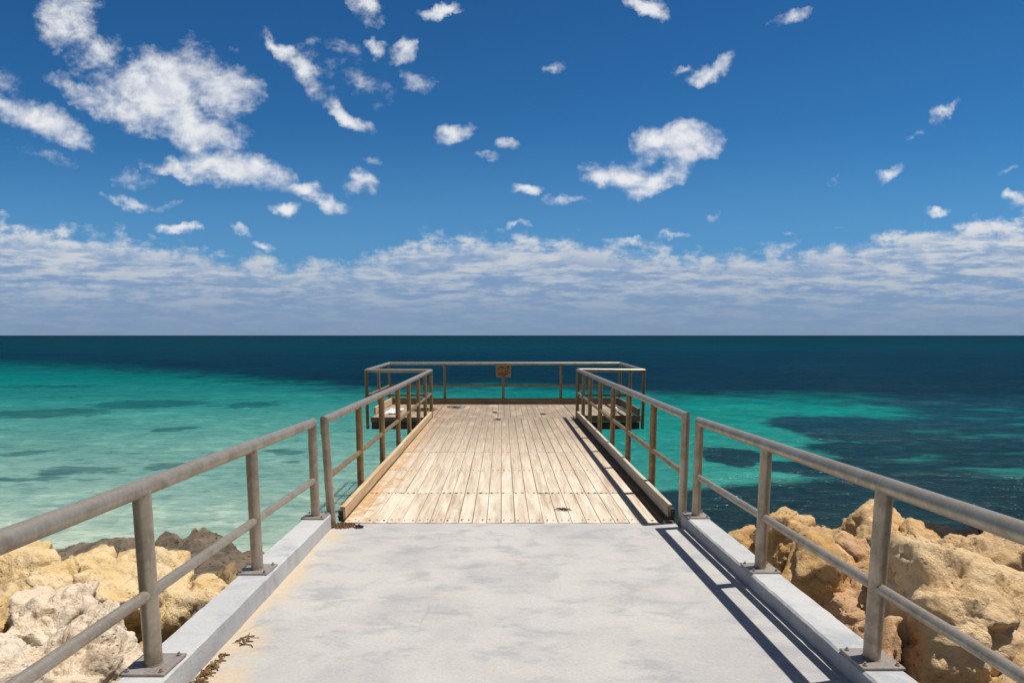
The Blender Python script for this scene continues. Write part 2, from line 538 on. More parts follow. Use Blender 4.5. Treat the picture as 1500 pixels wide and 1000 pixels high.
def mat_deck():
    m_, t = material("weathered_timber")
    P = pos_of(t)
    s_ = t.n('ShaderNodeSeparateXYZ', {0: P})
    rnd = t.n('ShaderNodeAttribute', attribute_name='plank').outputs['Fac']
    P2 = t.n('ShaderNodeCombineXYZ', {0: t.m('ADD', s_.outputs[0], t.m('MULTIPLY', rnd, 31.0)), 1: s_.outputs[1], 2: t.m('ADD', s_.outputs[2], t.m('MULTIPLY', rnd, 17.0))}).outputs[0]
    grain = t.noise(t.scale(P2, (42.0, 1.6, 42.0)), 1.0, 6, 0.68, 0.6)
    gr2 = t.noise(t.scale(P2, (140.0, 5.0, 140.0)), 1.0, 3, 0.6)
    c = t.mix(t.sstep(grain, 0.34, 0.66), (0.43, 0.325, 0.225), (0.68, 0.565, 0.435))
    c = t.mix(t.m('MULTIPLY', t.sstep(gr2, 0.5, 0.72), 0.36), c, (0.25, 0.19, 0.135))
    c = t.mix(t.lin(rnd, 0, 1, 0.0, 0.32), c, (0.38, 0.265, 0.165))
    pale = t.m('MULTIPLY', t.sstep(t.noise(t.scale(P2, (6.0, 0.7, 1.0)), 1.0, 6, 0.65), 0.36, 0.66), t.lin(s_.outputs[1], 10.5, 6.5, 0.05, 0.85))
    c = t.mix(pale, c, (0.74, 0.655, 0.535))
    # grime builds up towards the sea end
    far = t.lin(s_.outputs[1], 8.4, 12.6, 0.0, 0.9)
    gm = t.m('MULTIPLY', far, t.sstep(t.noise(t.scale(P, (3.0, 1.2, 1.0)), 1.0, 6, 0.68), 0.22, 0.56))
    c = t.mix(gm, c, (0.27, 0.205, 0.15))
    blot = t.sstep(t.noise(P, 5.0, 6, 0.7, 0.5), 0.60, 0.74)
    c = t.mix(t.m('MULTIPLY', blot, 0.45), c, (0.20, 0.145, 0.10))
    # rust-orange runs off the left edge boards
    ed = t.m('ADD', t.lin(s_.outputs[0], -0.85, -1.5, -0.38, 0.42), t.m('MULTIPLY', t.m('SUBTRACT', t.noise(P, 4.6, 7, 0.7, 0.6), 0.5), 2.6))
    ed = t.m('MULTIPLY', t.sstep(ed, 0.05, 0.55), t.lin(s_.outputs[1], 13.0, 8.5, 0.25, 0.9))
    c = t.mix(ed, c, (0.50, 0.29, 0.125))
    os_ = t.m('MULTIPLY', t.sstep(t.noise(P, 2.1, 5, 0.6, 0.3), 0.60, 0.74), 0.4)
    c = t.mix(os_, c, (0.52, 0.33, 0.16))
    finish(t, c, 0.85, 0, 0.2, t.m('ADD', grain, t.m('MULTIPLY', gr2, 0.5)), 0.5, 0.006)
    return m_

def mat_timber(name, a, b, stain, axis=1, amt=0.4):
    m_, t = material(name)
    P = pos_of(t)
    sc = [38.0, 38.0, 38.0]
    sc[axis] = 1.5
    grain = t.noise(t.scale(P, tuple(sc)), 1.0, 6, 0.66, 0.5)
    c = t.mix(t.sstep(grain, 0.33, 0.68), a, b)
    st_ = t.sstep(t.noise(P, 3.0, 6, 0.66, 0.4), 0.48, 0.70)
    c = t.mix(t.m('MULTIPLY', st_, amt), c, stain)
    finish(t, c, 0.85, 0, 0.2, grain, 0.4, 0.006)
    return m_

def mat_rock(name, lo, hi, dk, pale_amt=0.4):
    m_, t = material(name)
    P = pos_of(t)
    n_ = t.noise(P, 2.3, 6, 0.6, 0.3)
    f_ = t.noise(P, 17.0, 7, 0.68)
    c = t.mix(t.sstep(n_, 0.34, 0.66), lo, hi)
    c = t.mix(t.m('MULTIPLY', t.sstep(f_, 0.50, 0.74), 0.5), c, dk)
    pl = t.sstep(t.noise(P, 5.2, 6, 0.7), 0.50, 0.70)
    c = t.mix(t.m('MULTIPLY', pl, pale_amt), c, (0.76, 0.61, 0.43))
    rd = t.sstep(t.noise(t.vm('ADD', P, (5.0, 2.0, 9.0)), 4.0, 5, 0.65), 0.58, 0.74)
    c = t.mix(t.m('MULTIPLY', rd, 0.45), c, (0.42, 0.20, 0.085))
    vor = t.n('ShaderNodeTexVoronoi', {'Vector': P, 'Scale': 34.0}, feature='SMOOTH_F1').outputs['Distance']
    vp = t.sstep(vor, 0.05, 0.38)
    patch = t.sstep(t.noise(P, 4.4, 4, 0.6), 0.45, 0.62)
    pit = t.m('MULTIPLY', t.m('SUBTRACT', 1.0, vp), patch)
    c = t.mix(t.m('MULTIPLY', pit, 0.38), c, (0.20, 0.085, 0.03))
    hgt = t.m('SUBTRACT', t.m('ADD', f_, t.m('MULTIPLY', t.noise(P, 75.0, 5, 0.7), 0.4)), t.m('MULTIPLY', pit, 0.4))
    finish(t, c, 0.92, 0, 0.15, hgt, 0.9, 0.035)
    return m_

def mat_plain(name, c, rough=0.7, metal=0.0, var=0.25, scale=20.0):
    m_, t = material(name)
    P = pos_of(t)
    n_ = t.noise(P, scale, 5, 0.65)
    cc = t.mix(t.sstep(n_, 0.3, 0.7), tuple(k * (1 - var) for k in c), tuple(k * (1 + var) for k in c))
    finish(t, cc, rough, metal, 0.3, n_, 0.3, 0.008)
    return m_

M_path = mat_concrete("path_concrete", (0.475, 0.452, 0.42), (0.405, 0.385, 0.37), True)
M_kerb = mat_concrete("kerb_concrete", (0.50, 0.495, 0.485), (0.44, 0.435, 0.43), False)
M_steel = mat_steel("galvanised_steel", (0.42, 0.36, 0.285), (0.30, 0.25, 0.19), (0.27, 0.15, 0.07), 0.55, 0.35)
M_plate = mat_steel("plate_steel", (0.34, 0.30, 0.26), (0.25, 0.21, 0.18), (0.22, 0.11, 0.06), 0.2, 0.5)
M_steel_b = mat_steel("tarnished_steel", (0.30, 0.205, 0.105), (0.20, 0.135, 0.065), (0.26, 0.115, 0.04), 0.35, 0.5)
M_beam = mat_steel("rusted_beam", (0.10, 0.07, 0.05), (0.05, 0.035, 0.028), (0.16, 0.06, 0.03), 0.1, 0.7)
M_deck = mat_deck()
M_nail = mat_plain("rusty_nail", (0.10, 0.055, 0.03), 0.7, 0.2)
M_toeL = mat_timber("honey_timber", (0.46, 0.33, 0.19), (0.66, 0.50, 0.33), (0.50, 0.26, 0.09), 1, 0.65)
M_toeR = mat_timber("grey_timber", (0.45, 0.40, 0.31), (0.60, 0.54, 0.43), (0.36, 0.26, 0.14), 1, 0.5)
M_dark = mat_timber("dark_timber", (0.16, 0.11, 0.07), (0.28, 0.20, 0.13), (0.10, 0.05, 0.03), 0, 0.5)
M_ochre = mat_timber("ochre_timber", (0.24, 0.16, 0.07), (0.36, 0.25, 0.12), (0.14, 0.08, 0.035), 0, 0.5)
ROCKS = {
    'tan': mat_rock("tan_limestone", (0.60, 0.36, 0.145), (0.74, 0.50, 0.26), (0.40, 0.215, 0.075), 0.5),
    'red': mat_rock("reddish_limestone", (0.58, 0.345, 0.17), (0.70, 0.46, 0.27), (0.32, 0.15, 0.06), 0.25),
    'sand': mat_rock("sandy_limestone", (0.68, 0.44, 0.215), (0.79, 0.57, 0.33), (0.46, 0.27, 0.12), 0.5),
    'pale': mat_rock("golden_limestone", (0.74, 0.52, 0.245), (0.82, 0.64, 0.40), (0.48, 0.30, 0.12), 0.45),
    'white': mat_rock("chalky_limestone", (0.78, 0.61, 0.43), (0.84, 0.715, 0.555), (0.60, 0.46, 0.30), 0.5),
    'brown': mat_rock("brown_stone", (0.25, 0.165, 0.09), (0.38, 0.27, 0.15), (0.10, 0.065, 0.04), 0.1),
}

# ------------------------------------------------------------------ sea
def mat_sea():
    m_, t = material("sea_water")
    P = pos_of(t)
    s_ = t.n('ShaderNodeSeparateXYZ', {0: P})
    X, Y = s_.outputs[0], s_.outputs[1]
    Ys = t.m('MAXIMUM', Y, 9.0)
    off = t.m('DIVIDE', 11.85, Ys)                       # 1 at the shore, 0 far out
    K = 0.55
    left = t.ramp(off, [(0.0, rgb(0, 62, 78, K)), (0.045, rgb(0, 66, 82, K)), (0.10, rgb(0, 84, 98, K)), (0.14, rgb(0, 106, 110, K)), (0.21, rgb(0, 124, 122, K)), (0.33, rgb(50, 152, 147, K)), (0.45, rgb(96, 172, 162, K)), (0.62, rgb(138, 190, 177, K)), (0.80, rgb(162, 202, 187, K)), (1.0, rgb(186, 212, 193, K))])
    right = t.ramp(off, [(0.0, rgb(0, 62, 78, K)), (0.045, rgb(0, 66, 82, K)), (0.10, rgb(0, 84, 98, K)), (0.20, rgb(0, 116, 118, K)), (0.30, rgb(0, 136, 132, K)), (0.45, rgb(28, 150, 140, K)), (0.65, rgb(58, 162, 150, K)), (1.0, rgb(80, 165, 150, K))])
    lr = t.sstep(t.m('DIVIDE', X, Ys), -0.18, 0.10)
    c = t.mix(lr, left, right)
    # big soft drifts of paler and darker sand under the water
    dn = t.noise(t.scale(P, (0.16, 0.30, 0.0)), 1.0, 6, 0.6, 0.5)
    c = t.mix(t.m('MULTIPLY', t.sstep(dn, 0.50, 0.75), 0.30), c, t.mix(1.0, c, (0.62, 0.80, 0.83), 'MULTIPLY'))
    c = t.mix(t.m('MULTIPLY', t.sstep(dn, 0.48, 0.25), 0.35), c, t.mix(1.0, c, (1.25, 1.12, 1.08), 'MULTIPLY'))
    # seagrass beds
    wn_ = t.noise(t.scale(P, (0.35, 0.35, 0.0)), 1.0, 7, 0.62, 0.4)
    wl = t.noise(t.scale(P, (1.3, 1.3, 0.0)), 1.0, 6, 0.65)
    yb = t.m('MULTIPLY', t.curve(t.lin(X, -100.0, 100.0), [(0.0, 0.98), (0.13, 0.92), (0.36, 0.59), (0.455, 0.425), (0.50, 0.485), (0.55, 0.40), (0.61, 0.39), (0.75, 0.36), (1.0, 0.34)]), 100.0)
    dd = t.m('DIVIDE', t.m('SUBTRACT', Y, yb), t.m('MULTIPLY', yb, 0.11))
    deep = t.sstep(t.m('ADD', dd, t.m('MULTIPLY', t.m('SUBTRACT', wn_, 0.5), 4.2)), -1.3, 1.5)
    xb = t.m('MULTIPLY', t.curve(t.lin(Y, 10.0, 50.0), [(0.0, 0.02), (0.125, 0.05), (0.140, 0.17), (0.17, 0.285), (0.23, 0.31), (0.35, 0.50), (0.56, 0.66), (0.75, 0.74), (1.0, 0.80)]), 30.0)
    xd = t.m('DIVIDE', t.m('SUBTRACT', X, xb), t.m('MULTIPLY', Ys, 0.085))
    weedR = t.sstep(t.m('ADD', xd, t.m('ADD', t.m('MULTIPLY', t.m('SUBTRACT', wn_, 0.5), 4.2), t.m('MULTIPLY', t.m('SUBTRACT', wl, 0.5), 2.0))), -0.7, 1.2)
    holes = t.sstep(t.noise(t.vm('ADD', t.scale(P, (0.16, 0.42, 0.0)), (9.0, 3.0, 0.0)), 1.0, 6, 0.62, 0.3), 0.52, 0.70)
    weedR = t.m('MULTIPLY', weedR, t.m('SUBTRACT', 1.0, t.m('MULTIPLY', holes, t.lin(Y, 15.2, 18.5, 0.15, 0.85))))
    wob = t.vm('SCALE', t.vm('SUBTRACT', t.n('ShaderNodeTexNoise', {'Vector': P, 'Scale': 0.55, 'Detail': 4.0}).outputs['Color'], (0.5, 0.5, 0.5)), s=2.4)
    Pw = t.vm('ADD', P, wob)
    def patches(lst):
        acc = None
        for (x_, y_, a_, b_, k_) in lst:
            mp_ = t.n('ShaderNodeMapping', {'Vector': Pw, 'Location': (x_, y_, -2.2), 'Scale': (a_, b_, 50.0)}, vector_type='TEXTURE')
            gq = t.n('ShaderNodeTexGradient', {'Vector': mp_.outputs[0]}, gradient_type='SPHERICAL').outputs['Fac']
            vq = t.m('MULTIPLY', gq, k_)
            acc = vq if acc is None else t.m('MAXIMUM', acc, vq)
        return t.sstep(t.m('ADD', acc, t.m('MULTIPLY', t.m('SUBTRACT', wl, 0.5), 0.9)), 0.28, 0.54)
    pr = patches([(14.3, 25.9, 3.7, 6.0, 1.4), (16.8, 27.5, 3.0, 3.6, 1.2), (7.4, 19.9, 1.6, 2.2, 1.2), (9.4, 18.0, 2.2, 1.7, 1.2), (12.5, 21.0, 3.0, 2.2, 1.2)])
    pl_ = patches([(-23.5, 31.2, 4.6, 3.4, 1.1), (-29.0, 29.5, 4.6, 3.0, 1.1), (-20.5, 35.5, 5.4, 4.0, 1.0), (-14.5, 35.0, 4.0, 3.2, 0.8), (-13.9, 25.9, 1.3, 1.6, 0.9),
                   (-12.4, 17.8, 2.2, 0.8, 1.0), (-13.2, 16.8, 1.8, 0.7, 1.0), (-10.2, 18.4, 1.0, 0.6, 0.9), (-15.8, 20.5, 1.6, 0.9, 0.8), (-7.6, 20.9, 1.3, 1.0, 1.0), (-9.3, 15.6, 1.0, 0.5, 0.7), (-35.0, 48.0, 16.0, 5.0, 0.5), (-6.6, 19.0, 0.9, 0.6, 0.7)])
    deepc = t.ramp(off, [(0.0, rgb(0, 54, 70, K)), (0.02, rgb(0, 62, 78, K)), (0.05, rgb(0, 66, 84, K)), (0.10, rgb(0, 58, 80, K)), (0.16, rgb(0, 54, 76, K)), (0.30, rgb(6, 52, 70, K))])
    weedc = t.ramp(off, [(0.20, rgb(6, 60, 84, K)), (0.38, rgb(22, 66, 86, K)), (0.60, rgb(26, 56, 70, K)), (1.0, rgb(34, 48, 54, K))])
    weedc = t.mix(t.m('MULTIPLY', t.sstep(wl, 0.46, 0.66), 0.7), weedc, t.mix(1.0, weedc, (1.5, 1.7, 1.6), 'MULTIPLY'))
    c = t.mix(t.m('MULTIPLY', pl_, 0.74), c, t.mix(1.0, c, (0.22, 0.36, 0.44), 'MULTIPLY'))
    c = t.mix(t.m('MULTIPLY', t.m('MAXIMUM', weedR, pr), 0.95), c, weedc)
    c = t.mix(deep, c, deepc)
    # waves, from cat's-paw ripples to swell
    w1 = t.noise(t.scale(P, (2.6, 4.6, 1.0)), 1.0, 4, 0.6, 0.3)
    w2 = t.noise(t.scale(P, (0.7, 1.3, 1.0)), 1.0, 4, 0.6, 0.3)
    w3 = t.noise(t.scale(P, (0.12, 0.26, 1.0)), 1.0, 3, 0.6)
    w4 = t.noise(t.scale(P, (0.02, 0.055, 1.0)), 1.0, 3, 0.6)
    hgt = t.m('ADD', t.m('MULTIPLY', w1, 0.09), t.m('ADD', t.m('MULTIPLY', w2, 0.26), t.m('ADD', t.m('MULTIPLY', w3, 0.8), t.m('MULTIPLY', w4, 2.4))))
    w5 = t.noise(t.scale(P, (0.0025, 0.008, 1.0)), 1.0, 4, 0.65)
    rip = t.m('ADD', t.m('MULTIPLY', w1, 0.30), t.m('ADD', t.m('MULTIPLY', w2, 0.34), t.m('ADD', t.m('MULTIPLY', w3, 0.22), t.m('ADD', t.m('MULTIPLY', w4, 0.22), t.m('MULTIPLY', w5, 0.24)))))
    c = t.mix(t.sstep(rip, 0.66, 0.54), c, t.mix(1.0, c, (0.56, 0.72, 0.77), 'MULTIPLY'))  # light and dark of the wave faces, painted into the water colour
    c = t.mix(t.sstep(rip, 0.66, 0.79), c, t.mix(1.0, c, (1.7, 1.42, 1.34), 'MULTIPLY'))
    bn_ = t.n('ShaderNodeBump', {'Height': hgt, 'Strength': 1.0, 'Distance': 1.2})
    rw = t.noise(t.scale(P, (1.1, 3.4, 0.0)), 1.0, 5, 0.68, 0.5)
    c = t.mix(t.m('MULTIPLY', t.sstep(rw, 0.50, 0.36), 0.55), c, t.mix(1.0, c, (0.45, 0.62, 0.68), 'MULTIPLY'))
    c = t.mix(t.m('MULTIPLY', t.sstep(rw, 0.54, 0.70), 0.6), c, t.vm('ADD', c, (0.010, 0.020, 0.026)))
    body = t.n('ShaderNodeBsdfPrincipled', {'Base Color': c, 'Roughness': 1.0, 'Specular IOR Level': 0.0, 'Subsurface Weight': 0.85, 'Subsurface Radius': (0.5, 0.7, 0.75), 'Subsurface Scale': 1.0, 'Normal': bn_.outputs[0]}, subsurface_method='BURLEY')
    gl = t.n('ShaderNodeBsdfGlossy', {'Color': (0.75, 0.85, 0.95, 1), 'Roughness': 0.12, 'Normal': bn_.outputs[0]})
    fr = t.n('ShaderNodeFresnel', {'IOR': 1.33, 'Normal': bn_.outputs[0]}).outputs[0]
    fac = t.m('MINIMUM', t.m('MULTIPLY', fr, 0.40), 0.05)
    mx = t.n('ShaderNodeMixShader', {0: fac, 1: body.outputs[0], 2: gl.outputs[0]})
    t.n('ShaderNodeOutputMaterial', {0: mx.outputs[0]})
    return m_
bm = bmesh.new()
bmesh.ops.create_circle(bm, cap_ends=True, segments=96, radius=26000.0)
sea = kind(done("water", bm, mat_sea(), loc=(0, 0, -2.2)), 'structure')

# ------------------------------------------------------------------ shore under the boulders
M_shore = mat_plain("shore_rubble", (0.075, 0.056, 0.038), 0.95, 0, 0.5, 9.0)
def shore_z(x, y):
    ax = np.abs(x)
    z = np.where(x > 0, -0.55 - 0.33 * (y - 2.8), -0.55 - 0.29 * (y - 2.8))
    z = np.where(y < 2.8, -0.55, z)
    return np.maximum(z, -3.4)
nx, ny = 150, 130
gxs = np.linspace(-16, 16, nx)
gys = np.linspace(-6, 14, ny)
XX, YY = np.meshgrid(gxs, gys, indexing='ij')
ZZ = shore_z(XX, YY)
QQ = np.stack([XX.ravel(), YY.ravel(), np.zeros(XX.size)], 1)
ZZ = ZZ + (0.16 * fbm(QQ * 1.7, 4, 0.55)).reshape(XX.shape)
me = bpy.data.meshes.new("shore")
vs = np.stack([XX.ravel(), YY.ravel(), ZZ.ravel()], 1)
fs = [(i * ny + j, (i + 1) * ny + j, (i + 1) * ny + j + 1, i * ny + j + 1) for i in range(nx - 1) for j in range(ny - 1)]
me.from_pydata(vs.tolist(), [], fs)
for f in me.polygons:
    f.use_smooth = True
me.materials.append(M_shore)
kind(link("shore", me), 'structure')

# ------------------------------------------------------------------ concrete path, kerbs
SL = 0.036
def pz(y):
    return SL * (5.6 - y)
SK = 0.023
def sloped_box(bm, x0, x1, y0, y1, h0, h1, bev=0.0, ny_=1, wob=0.0, seed=1, skew=0.0):
    """box that follows the path's slope; tops wander by wob"""
    ys = np.linspace(y0, y1, ny_ + 1)
    rings = []
    for k, y in enumerate(ys):
        rs = np.random.RandomState(seed * 100 + k)
        j = rs.uniform(-wob, wob, 4)
        zb, zt = pz(y) + h0, pz(y) + h1
        prof = [(x0, zb), (x0 + j[0], zt - bev), (x0 + bev + j[0], zt + j[1]), (x1 - bev + j[2], zt + j[1]), (x1 + j[2], zt - bev), (x1, zb)]
        rings.append([bm.verts.new((a + skew * (5.42 - y), y, b)) for a, b in prof])
    m = len(rings[0])
    for A, B in zip(rings, rings[1:]):
        for k in range(m):
            bm.faces.new((A[k], B[k], B[(k + 1) % m], A[(k + 1) % m]))
    bm.faces.new(rings[0])
    bm.faces.new(rings[-1][::-1])
    bmesh.ops.recalc_face_normals(bm, faces=bm.faces)
bm = bmesh.new()
sloped_box(bm, -1.555, 1.672, -6, 5.42, -0.35, 0.0, 0.0, 12, 0.0)
sloped_box(bm, -1.545, 1.625, 5.42, 5.6, -0.35, 0.0, 0.004, 1, 0.0)
bmesh.ops.remove_doubles(bm, verts=bm.verts, dist=0.0001)
kind(done("path", bm, M_path), 'structure')
KH = {-1: 0.138, 1: 0.098}
for (a, b, sd, hk) in ((-1.76, -1.557, 3, KH[-1]), (1.674, 1.878, 4, KH[1])):
    bm = bmesh.new()
    sloped_box(bm, a, b, -6, 5.42 if a < 0 else 5.59, -0.30, hk, 0.012, 160, 0.0026, sd, SK if a < 0 else 0.0)
    kind(done("kerb", bm, M_kerb), 'structure')
bm = bmesh.new()
box(bm, -1.55, 1.81, -6, 5.36, -3.2, -0.30, 0.02)
tag(done("retaining_wall", bm, M_kerb), "concrete retaining wall carrying the path and its kerbs above the boulders", "wall")

# ------------------------------------------------------------------ railings along the path
PR = 0.038
def make_post(root, x, y, z0, z1, mat, plate=True, lean=0.0):
    bm = bmesh.new()
    tube(bm, [(x + lean, y, z0), (x, y, z1)], PR, 24)
    po = done("post", bm, mat, root)
    if plate:
        bm = bmesh.new()
        box(bm, x - 0.1, x + 0.1, y - 0.1, y + 0.1, z0 + 0.001, z0 + 0.013, 0.002)
        for v in bm.verts:
            v.co.z -= SL * (v.co.y - y)
        done("base_plate", bm, M_plate, po)
        for sx in (-1, 1):
            for sy in (-1, 1):
                bx_, by_ = x + sx * 0.076, y + sy * 0.076
                bz_ = z0 + 0.013 - SL * (by_ - y)
                bm = bmesh.new()
                tube(bm, [(bx_, by_, bz_ - 0.002), (bx_, by_, bz_ + 0.008)], 0.0105, 6)
                tube(bm, [(bx_, by_, bz_ + 0.006), (bx_, by_, bz_ + 0.017)], 0.0055, 8)
                done("bolt", bm, M_plate, po)
        # weld collar
        bm = bmesh.new()
        tube(bm, [(x, y, z0 + 0.011), (x, y, z0 + 0.018)], PR + 0.004, 24)
        done("weld", bm, M_plate, po)
    return po

def path_railing(label, x_, ys, rt, mid, y_end):
    x = lambda y: x_ + (SK * (5.42 - y) if x_ < 0 else 0.0)
    root = thing("railing", label, "railing", (0, 0, 0), "steel pipe railings")
    zt = lambda y: rt[0] + rt[1] * (5.5 - y)
    zm = lambda y: mid[0] + mid[1] * (5.5 - y)
    for y in ys:
        make_post(root, x(y), y, pz(y) + (KH[1] if x_ > 0 else KH[-1]), zt(y) - 0.01, M_steel)
    bm = bmesh.new()
    tube(bm, [(x(y_end), y_end, zt(y_end)), (x(ys[0]), ys[0], zt(ys[0])), (x(ys[0]), ys[0], zt(ys[0]) - 0.06)], PR + 0.0015, 28)
    done("top_rail", bm, M_steel, root)
    seg = [y_end] + sorted(ys)
    for a, b in zip(seg, seg[1:]):
        bm = bmesh.new()
        a2 = a + (0.0 if a == y_end else PR - 0.006)
        b2 = b - PR + 0.006
        tube(bm, [(x(a2), a2, zm(a2)), (x(b2), b2, zm(b2))], 0.0265, 20)
        done("mid_rail", bm, M_steel, root)
    return root
path_railing("grey steel pipe railing bolted to the left concrete kerb above the pale boulders", -1.665, [5.31, 3.93, 2.66, 1.35, 0.05, -1.25], (0.984, 0.033), (0.474, 0.041), -1.8)
path_railing("grey steel pipe railing bolted to the right concrete kerb above the tan boulders", 1.776, [5.48, 4.07, 2.79, 1.45, 0.12, -1.18], (0.978, 0.030), (0.474, 0.034), -1.8)

# ------------------------------------------------------------------ jetty
jetty = thing("jetty", "weathered timber plank jetty with T-shaped end platform over turquoise water", "jetty", (0, 5.6, 0))
JO = Vector((0, -5.6, 0))
def jpart(name, bm, mat, parent=None, smooth=False):
    for v in bm.verts:
        v.co += JO
    return done(name, bm, mat, parent or jetty, smooth)
GX0, GX1, GY0, GY1 = -1.500, 1.470, 5.612, 13.10
NPL = 22
NROWS = [5.70, 6.71, 7.87, 9.13, 10.35, 11.6, 12.95]
PZ = -0.09
def planks(bm, x0, x1, y0, y1, ztop, n, seed, rows, joints=()):
    rs = np.random.RandomState(seed)
    lay = bm.faces.layers.float.get('plank') or bm.faces.layers.float.new('plank')
    w = (x1 - x0) / n
    for k in range(n):
        cuts = [y0] + [j + rs.uniform(-.004, .004) for j in joints] + [y1]
        for a, b in zip(cuts, cuts[1:]):
            r0 = rs.uniform()
            before = set(bm.faces)
            dz0, dz1 = rs.uniform(-.004, .003), rs.uniform(-.004, .003)
            gap = rs.uniform(.0016, .0040)
            xa, xb_ = x0 + k * w + gap, x0 + (k + 1) * w - gap
            ya, yb_ = a + 0.003 + (rs.uniform(0, .012) if a == y0 else 0), b - 0.003
            box(bm, xa, xb_, ya, yb_, ztop - 0.045, ztop, 0.004)
            new = [f for f in bm.faces if f not in before]
            vs_ = {v for f in new for v in f.verts}
            for v in vs_:
                tt = (v.co.x - xa) / (xb_ - xa)
                v.co.z += dz0 * (1 - tt) + dz1 * tt
            for f in new:
                f[lay] = r0
        for ry in rows:
            for fx in (0.25, 0.75):
                q = (x0 + (k + fx) * w + rs.uniform(-.008, .008), ry + rs.uniform(-.014, .014), ztop)
                c_ = bmesh.ops.create_circle(bm, cap_ends=True, segments=8, radius=rs.uniform(.008, .017) if abs(ry - 6.71) < .01 else rs.uniform(.006, .012))
                for v in c_['verts']:
                    v.co += Vector(q) + Vector((0, 0, 0.004))
                for f in {f for v in c_['verts'] for f in v.link_faces}:
                    f.material_index = 1
bm = bmesh.new()
planks(bm, GX0, GX1, GY0, GY1, 0.0, NPL, 4, NROWS, (6.712, 9.13))
jpart("deck_planks", bm, [M_deck, M_nail])
bm = bmesh.new()
planks(bm, GX0 - .05, GX1 + .16, GY1 + 0.02, 16.42, PZ, NPL, 8, [13.3, 14.6, 16.2], ())
jpart("platform_planks", bm, [M_deck, M_nail])
for (a, b, sd) in ((-2.96, GX0 - .06, 9), (GX1 + .17, 3.10, 10)):
    bm = bmesh.new()
    planks(bm, a, b, 13.72, 16.42, PZ, 10, sd, [14.0, 15.1, 16.2], ())
    jpart("wing_planks", bm, [M_deck, M_nail])
# steel angle in the gap along the right edge
bm = bmesh.new()
box(bm, 1.478, 1.640, 5.62, 13.08, -0.036, -0.024, 0.002)
box(bm, 1.520, 1.532, 5.62, 13.08, -0.024, -0.004, 0.002)
jpart("edge_channel", bm, M_dark)
bm = bmesh.new()
box(bm, 1.595, 1.634, 5.77, 13.08, -0.046, 0.009, 0.002)
jpart("ledger", bm, M_dark)
bm = bmesh.new()
box(bm, -1.553, -1.5075, 5.73, 13.08, -0.058, 0.009, 0.002)
jpart("ledger", bm, M_dark)
# edge boards of the gangway
def edge_board(x0, x1, mat, joints, z1, seed):
    rs = np.random.RandomState(seed)
    bm = bmesh.new()
    for a, b in zip(joints, joints[1:]):
        dz = rs.uniform(-.004, .004)
        box(bm, x0, x1, a + 0.005, b - 0.005, 0.012 + dz, z1 + dz, 0.006)
    return jpart("edge_board", bm, mat)
edge_board(-1.555, -1.505, M_toeL, [5.72, 9.3, 13.1], 0.125, 1)['label'] = "honey coloured edge board stained orange"
edge_board(1.592, 1.637, M_toeR, [5.76, 6.95, 8.2, 9.4, 10.65, 11.85, 13.1], 0.135, 2)['label'] = "pale grey edge board in short lengths"
bm = bmesh.new()
box(bm, -1.556, -1.508, 5.66, 5.717, 0.0, 0.105, 0.004)
tube(bm, [(-1.545, 5.655, 0.05), (-1.545, 5.64, 0.05)], 0.012, 8)
jpart("end_bracket", bm, M_beam)
bm = bmesh.new()
box(bm, 1.600, 1.642, 5.69, 5.757, 0.0, 0.11, 0.004)
tube(bm, [(1.62, 5.695, 0.03), (1.62, 5.675, 0.03)], 0.014, 8)
tube(bm, [(1.62, 5.695, 0.08), (1.62, 5.675, 0.08)], 0.012, 8)
jpart("end_bracket", bm, M_beam)
# edge boards of the platform
bm = bmesh.new()
box(bm, -2.97, 3.11, 16.425, 16.47, PZ + 0.0, PZ + 0.165, 0.005)
jpart("edge_board", bm, M_dark)
bm = bmesh.new()
box(bm, -3.005, -2.962, 14.25, 16.41, PZ + 0.012, PZ + 0.175, 0.005)
jpart("edge_board", bm, M_toeL)
bm = bmesh.new()
box(bm, 3.102, 3.145, 13.95, 16.41, PZ + 0.012, PZ + 0.18, 0.005)
jpart("edge_board", bm, M_dark)
bm = bmesh.new()
box(bm, -2.96, -1.66, 13.665, 13.712, PZ - 0.09, PZ + 0.012, 0.004)
jpart("front_board", bm, M_dark)
bm = bmesh.new()
box(bm, 1.74, 3.10, 13.665, 13.712, PZ - 0.08, PZ + 0.055, 0.004)
jpart("front_board", bm, M_ochre)
# steelwork under the decks
def channel(x0, x1, y0, y1, z0, z1):
    bm = bmesh.new()
    box(bm, x0, x1, y0, y1, z0, z1, 0.006)
    if (x1 - x0) > (y1 - y0):
        box(bm, x0, x1, y0 - 0.03, y1 + 0.03, z0 - 0.012, z0 - 0.001, 0.002)
        box(bm, x0, x1, y0 - 0.03, y1 + 0.03, z1 + 0.001, z1 + 0.012, 0.002)
    else:
        box(bm, x0 - 0.03, x1 + 0.03, y0, y1, z0 - 0.012, z0 - 0.001, 0.002)
        box(bm, x0 - 0.03, x1 + 0.03, y0, y1, z1 + 0.001, z1 + 0.012, 0.002)
    return jpart("steel_beam", bm, M_beam)
channel(-1.50, -1.47, 5.62, 13.6, -0.27, -0.065)
channel(1.55, 1.58, 5.62, 13.6, -0.27, -0.065)
channel(-2.96, 3.10, 13.76, 13.80, -0.34, -0.21)
channel(-2.96, 3.10, 16.36, 16.40, -0.34, -0.21)
channel(-2.93, -2.89, 13.84, 16.32, -0.34, -0.21)
channel(3.03, 3.07, 13.84, 16.32, -0.34, -0.21)
bm = bmesh.new()
for yy in np.arange(6.3, 13.1, 1.15):
    box(bm, -1.45, 1.53, yy - 0.05, yy + 0.05, -0.16, -0.05, 0.004)
for yy in (14.3, 15.1, 15.8):
    box(bm, -2.86, 3.0, yy - 0.05, yy + 0.05, PZ - 0.16, PZ - 0.05, 0.004)
